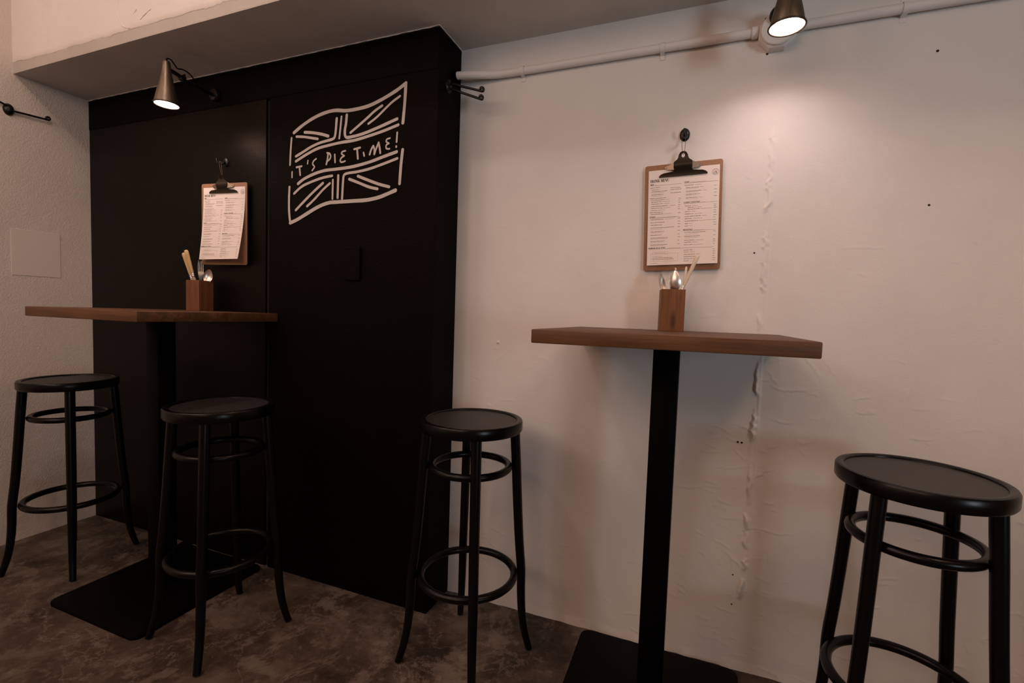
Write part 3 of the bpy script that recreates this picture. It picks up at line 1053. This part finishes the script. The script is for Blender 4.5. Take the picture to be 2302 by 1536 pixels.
# its twin on the side of the pier
t = thing('arm_hook', (XP, -0.094, 1.871), 'black iron hook with two parallel arms on the side of the black pier', 'hook')
fix(from_data('back_plate', [(v.z * 0.6, v.x * 0.78, v.y * 1.05) for v in V], Fc, M['iron'], t), 50)
rod_with_curl('arm', (0.006, 0, 0.0086), (0.129, 0.002, -0.0335), (0, 0, 1), t, 0.0040)
rod_with_curl('arm', (0.006, 0, -0.0090), (0.127, 0.002, -0.0600), (0, 0, 1), t, 0.0040)

# painted-over plates
t = tag(from_bm('cover_plate', box_bm(XL, XL + 0.0018, -0.452, -0.282, 1.182, 1.383, 0.0008), M['white_plate']),
        'square white painted over cover plate on the left wall', 'plate')
t = tag(from_bm('switch_plate', box_bm(-1.226, -1.153, -PD - 0.009, -PD + 0.0005, 1.190, 1.311, 0.0010), M['black_wall']),
        'black painted over blank plate on the black pier under the flag', 'plate')

# ================================================================== CONDUIT AND JUNCTION BOX
t = thing('conduit', (0.2, -0.0145, 1.924), 'white painted conduit pipe along the top of the white wall', 'pipe')
P = smooth_path([(XP + 0.004, -0.052, 1.925), (-0.80, -0.046, 1.925), (-0.745, -0.030, 1.9245), (-0.69, -0.0175, 1.924), (-0.63, -0.0145, 1.924)], 6) + [Vector((x, -0.0145, 1.924)) for x in (-0.4, 0.0, 0.4, 1.0, 2.0, XR)]
tube('pipe', [(p.x - 0.2, p.y + 0.0145, p.z - 1.924) for p in P], 0.0130, M['pipe'], t, 18)
o = from_bm('end_collar', box_bm(XP - 0.0 - 0.2, XP + 0.012 - 0.2, -0.052, -0.022, -0.015, 0.017, 0.002), M['black_metal'], t)
tag(o, 'black square collar where the pipe meets the pier')
for x in (-0.600, -0.138, 0.473, 1.05):
    V, Fc = [], []
    n = 12
    prof = [(0.0145, 0.0315)] + [(0.0148 * math.cos(a), 0.0148 * math.sin(a)) for a in [math.radians(80 + 200 * k / n) for k in range(n + 1)]] + [(0.0060, -0.0165), (0.0128, -0.0195), (0.0128, -0.0330)]
    prof = [(0.0128, 0.0300), (0.0128, 0.018), (0.0075, 0.0150)] + [(-0.0150 * math.sin(a), 0.0150 * math.cos(a)) for a in [math.radians(12 + 156 * k / n) for k in range(n + 1)]] + [(0.0075, -0.0150), (0.0128, -0.018), (0.0128, -0.0300)]
    for y, z in prof:
        V += [(x - 0.2 - 0.0068, y, z), (x - 0.2 + 0.0068, y, z), (x - 0.2 + 0.0068, y + 0.0012, z), (x - 0.2 - 0.0068, y + 0.0012, z)]
    for i in range(len(prof) - 1):
        for k in range(4):
            l = (k + 1) % 4
            Fc.append((4 * i + k, 4 * i + l, 4 * i + 4 + l, 4 * i + 4 + k))
    Fc += [(3, 2, 1, 0), tuple(4 * (len(prof) - 1) + k for k in range(4))]
    fix(from_data('pipe_clip', V, Fc, M['pipe'], t), 35)

BX, BZ = 0.176, 1.915
t = thing('junction_box', (BX, 0, BZ), 'white painted junction box behind the lamp on the white wall', 'box')
V, Fc = lathe_data([(0.0515, 0.0), (0.0515, 0.028), (0.0485, 0.032), (0.0005, 0.033)], 8)
ca, sa = math.cos(math.pi / 8), math.sin(math.pi / 8)
fix(from_data('box_body', [(v.x * ca - v.y * sa, -v.z, v.x * sa + v.y * ca) for v in V], Fc, M['pipe'], t), 25)
V, Fc = lathe_data([(0.045, 0.033), (0.045, 0.040), (0.043, 0.042), (0.0005, 0.042)], 36)
fix(from_data('round_cover', [(v.x, -v.z, v.y) for v in V], Fc, M['pipe'], t), 30)
for s in (-1, 1):
    V, Fc = tube_data([(s * 0.050, -0.0145, 0.009), (s * 0.066, -0.0145, 0.009)], 0.0165, 16)
    fix(from_data('pipe_socket', V, Fc, M['pipe'], t), 40)


# ================================================================== LAMPS
def make_lamp(loc, reach, label, dz=0.0):
    """loc: where the arm meets the wall; the shade hangs `reach` in front, mouth 0.121 below"""
    t = thing('wall_lamp', loc, label, 'lamp', 'bronze cone wall lamps')
    V, Fc = lathe_data([(0.026, 0), (0.026, 0.010), (0.022, 0.016), (0.010, 0.018), (0.0005, 0.019)], 24)
    fix(from_data('wall_plate', [(v.x, -v.z, v.y) for v in V], Fc, M['iron'], t), 35)
    arm = tube('arm', smooth_path([(0, -0.016, 0), (0, -reach * 0.35, 0.000), (0, -reach * 0.60, 0.002), (0, -reach + 0.060, 0.005)], 4), 0.0055, M['iron'], t, 10)
    V, Fc = tube_data([(-0.011, -reach + 0.058, 0.006), (0.011, -reach + 0.058, 0.006)], 0.0095, 14)
    k = fix(from_data('knuckle', V, Fc, M['iron'], arm), 40)
    tube('wing_nut', [(0.011, -reach + 0.058, 0.006), (0.017, -reach + 0.058, 0.006), (0.019, -reach + 0.054, 0.016)], 0.0035, M['iron'], arm, 8)
    tube('shade_stem', [(0, -reach + 0.055, 0.008), (0, -reach + 0.016, 0.014)], 0.0075, M['iron'], t, 10)
    zm = -0.121
    outer = [(0.0405, 0.0035), (0.0392, 0.010), (0.0345, 0.034), (0.0285, 0.060), (0.0225, 0.086), (0.0175, 0.112), (0.0145, 0.136), (0.0132, 0.156), (0.0115, 0.160), (0.0005, 0.161)]
    inner = [(0.0390, 0.0035), (0.0378, 0.010), (0.0330, 0.034), (0.0250, 0.066)]
    sh = lathe('shade', [(r, z + zm) for r, z in outer], M['shade_metal'], t, 48)
    sh.location = (0, -reach, 0)
    li = lathe('lining', [(r, z + zm) for r, z in inner], M['shade_inner'], sh, 48)
    P = [(0.0412 * math.cos(2 * math.pi * i / 48), 0.0412 * math.sin(2 * math.pi * i / 48), zm + 0.0025) for i in range(48)]
    V, Fc = tube_data(P, 0.0026, 8, True)
    fix(from_data('rolled_rim', V, Fc, M['rim_dark'], sh), 60)
    V, Fc = [(0, 0, 0)], []
    for i in range(32):
        V.append((math.cos(2 * math.pi * i / 32), math.sin(2 * math.pi * i / 32), 0))
        Fc.append((0, 1 + (i + 1) % 32, 1 + i))
    bu = from_data('bulb', [(x * 0.0280, y * 0.0280, zm + 0.0230 - 0.004 * (1 - x * x - y * y)) for x, y, z in V], Fc, M['bulb'], t)
    bu.location = (0, -reach, 0)
    tag(bu, 'glowing warm white bulb face')
    cab = smooth_path([(0, -reach, 0.040), (0, -reach + 0.004, 0.052), (0, -reach + 0.018, 0.053), (0, -reach + 0.030, 0.042), (0, -reach + 0.042, 0.033), (0, -reach + 0.060, 0.039),
                       (0, -reach + 0.085, 0.036), (0, -reach + 0.105, 0.022), (0, -reach + 0.120, 0.006), (0, -reach * 0.30, -0.006), (0, -0.016, -0.008)], 4)
    tube('cable', cab, 0.0024, M['black_metal'], t, 8)
    return t


make_lamp((-1.898, -PD - 0.004, 1.947), 0.198, 'lit bronze cone lamp on the black pier at the left')
make_lamp((BX, -0.041, 1.945), 0.159, 'lit bronze cone lamp on the junction box of the white wall')


# ================================================================== CADDIES AND CUTLERY
def make_caddy(loc, rz, label, wood):
    t = thing('cutlery_caddy', loc, label, 'caddy', 'wooden cutlery caddies on the tables', rz)
    a, w, h = 0.034, 0.007, 0.124
    for nm, q in (('front_board', (-a, a, -a, -a + w)), ('back_board', (-a, a, a - w, a)), ('side_board', (-a, -a + w, -a + w, a - w)), ('side_board', (a - w, a, -a + w, a - w))):
        from_bm(nm, box_bm(q[0], q[1], q[2], q[3], 0, h, 0.0008, 1), M[wood], t, angle=30)
    from_bm('bottom_board', box_bm(-a + w, a - w, -a + w, a - w, 0.001, 0.007), M[wood], t)
    return t


CB = Vector((-0.0690, -0.0760, Z_B))
CA = Vector((-1.9180, -0.2230, Z_A))
make_caddy(CB, math.radians(9), 'square wooden cutlery caddy on the right table under the clipboard', 'caddy_wood')
make_caddy(CA, math.radians(6), 'square wooden cutlery caddy on the left table before the black pier', 'caddy_wood_plain')


def aim(o, foot, tip, spin):
    """stand a piece of cutlery (local z from foot to tip) in its caddy"""
    foot, tip = Vector(foot), Vector(tip)
    q = (tip - foot).to_track_quat('Z', 'Y')
    o.rotation_mode = 'QUATERNION'
    o.rotation_quaternion = q @ Matrix.Rotation(spin, 3, 'Z').to_quaternion()
    o.location = foot


def make_spoon(foot, tip, spin, label, bw=0.0165, bl=0.058):
    L = (Vector(tip) - Vector(foot)).length
    t = thing('spoon', (0, 0, 0), label, 'spoon', 'spoons standing in the caddies')
    V, Fc = [], []
    n, m = 18, 10
    for layer in (0, 1):
        for i in range(n + 1):
            s = i / n
            w = bw * (math.sin(math.pi * min(s * 0.93 + 0.05, 1)) ** 0.62) * (0.86 + 0.22 * (1 - s))
            if i == n:
                w = 0.0006
            for j in range(m + 1):
                c = -1 + 2 * j / m
                dep = 0.0085 * (1 - c * c) * math.sin(math.pi * min(s * 0.95 + 0.03, 1)) - layer * 0.0009
                V.append((c * w, dep - 0.003 * s, L - bl + bl * s))
    k = (n + 1) * (m + 1)
    for layer in (0, 1):
        for i in range(n):
            for j in range(m):
                a = layer * k + i * (m + 1) + j
                f = (a, a + 1, a + m + 2, a + m + 1)
                Fc.append(f if layer else f[::-1])
    fix(from_data('bowl', V, Fc, M['silver'], t), 70)
    V, Fc = tube_data([(0, 0, 0), (0, 0.0006, L * 0.4), (0, 0.001, L - bl - 0.006), (0, 0.0015, L - bl + 0.006)], [0.0050, 0.0032, 0.0024, 0.0030], 10)
    fix(from_data('stem', [(x, y * 0.5, z) for x, y, z in V], Fc, M['silver'], t), 60)
    aim(t, foot, tip, spin)
    return t


def make_fork(foot, tip, spin, label, hw=0.0125):
    L = (Vector(tip) - Vector(foot)).length
    t = thing('fork', (0, 0, 0), label, 'fork', 'forks standing in the caddies')
    V, Fc = tube_data([(0, 0, 0), (0, 0, L * 0.45), (0, 0, L - 0.082)], [0.0050, 0.0032, 0.0026], 10)
    fix(from_data('stem', [(x, y * 0.5, z) for x, y, z in V], Fc, M['silver'], t), 60)
    V, Fc = fill_mesh([[(-0.0026, -0.084), (0.0026, -0.084), (hw * 0.8, -0.068), (hw, -0.055), (hw, -0.046), (-hw, -0.046), (-hw, -0.055), (-hw * 0.8, -0.068)]], 0.0008)
    fix(from_data('neck', [(v.x, v.z + 0.004 * math.sin((v.y + 0.084) / 0.040 * math.pi), L + v.y) for v in V], Fc, M['silver'], t), 40)
    for k in range(4):
        x = -hw + 0.0016 + (2 * hw - 0.0032) * k / 3
        tube('tine', [(x, 0.0006, L - 0.048), (x, -0.0015, L - 0.03), (x * 0.98, -0.0015, L - 0.012), (x * 0.97, 0.0005, L)], [0.0016, 0.0015, 0.0012, 0.0005], M['silver'], t, 8)
    aim(t, foot, tip, spin)
    return t


def make_knife(foot, tip, spin, label, mat, hl=0.096, hw=0.0062):
    L = (Vector(tip) - Vector(foot)).length
    t = thing('table_knife', (0, 0, 0), label, 'knife', 'knives standing in the caddies')
    zb = L - hl
    rows = [(zb, hw * 0.62), (zb + 0.015, hw * 0.74), (L - 0.02, hw), (L - 0.006, hw * 1.0), (L - 0.0015, hw * 0.75), (L, hw * 0.3)]
    V, Fc = tube_data([(0, 0, z) for z, r in rows], [r for z, r in rows], 16)
    fix(from_data('handle', [(x, y * 0.66, z) for x, y, z in V], Fc, mat, t), 60)
    V, Fc = lathe_data([(hw * 0.5, zb - 0.013), (hw * 0.72, zb - 0.011), (hw * 0.55, zb - 0.008), (hw * 0.78, zb - 0.005), (hw * 0.60, zb - 0.002), (hw * 0.72, zb + 0.002)], 16, True)
    fix(from_data('bolster', [(v.x, v.y * 0.75, v.z) for v in V], Fc, M['silver'], t), 40)
    w = 0.0075
    V, Fc = fill_mesh([[(-w, 0.006), (-w * 0.6, 0.001), (0, 0.0), (w * 0.8, 0.010), (w * 0.8, zb - 0.022), (w * 0.4, zb - 0.011), (-w * 0.5, zb - 0.011), (-w, zb - 0.020)]], 0.0006)
    fix(from_data('blade', [(v.x, v.z, v.y) for v in V], Fc, M['silver'], t), 40)
    aim(t, foot, tip, spin)
    return t


b = CB
make_spoon(b + Vector((0.008, 0.009, 0.009)), b + Vector((-0.040, 0.002, 0.172)), math.radians(140), 'spoon leaning left in the caddy on the right table', 0.0150)
make_spoon(b + Vector((0.012, 0.000, 0.009)), b + Vector((0.004, -0.018, 0.180)), math.radians(186), 'large spoon upright in the middle of the caddy on the right table', 0.0185, 0.062)
make_fork(b + Vector((0.000, 0.021, 0.009)), b + Vector((0.006, 0.020, 0.192)), math.radians(2), 'fork behind the large spoon in the caddy on the right table', 0.0115)
make_knife(b + Vector((-0.014, -0.013, 0.010)), b + Vector((0.067, -0.027, 0.224)), math.radians(88), 'ivory handled knife leaning far right in the caddy on the right table', M['ivory'])
make_knife(b + Vector((0.019, 0.016, 0.009)), b + Vector((0.036, 0.022, 0.196)), math.radians(70), 'ivory handled knife standing behind the leaning one in the right caddy', M['ivory'], 0.080, 0.0032)
a = CA
rd = Vector((0.576, 0.817, 0))
nr = Vector((0.817, -0.576, 0))     # towards the viewer
make_knife(a + rd * 0.010 + nr * 0.010 + Vector((0, 0, 0.009)), a - rd * 0.047 + nr * 0.014 + Vector((0, 0, 0.244)), math.radians(50), 'cream handled knife, taller of two leaning left in the left caddy', M['cream'], 0.094, 0.0085)
make_knife(a + rd * 0.004 - nr * 0.008 + Vector((0, 0, 0.009)), a - rd * 0.056 - nr * 0.012 + Vector((0, 0, 0.234)), math.radians(50), 'cream handled knife, lower of two leaning left in the left caddy', M['cream'], 0.094, 0.0080)
make_fork(a + rd * 0.002 - nr * 0.018 + Vector((0, 0, 0.009)), a + rd * 0.004 - nr * 0.021 + Vector((0, 0, 0.208)), math.radians(50), 'fork standing in the caddy on the left table', 0.0105)
make_spoon(a + rd * 0.004 + nr * 0.012 + Vector((0, 0, 0.009)), a + rd * 0.034 + nr * 0.012 + Vector((0, 0, 0.172)), math.radians(250), 'spoon standing in the caddy on the left table', 0.0180, 0.056)
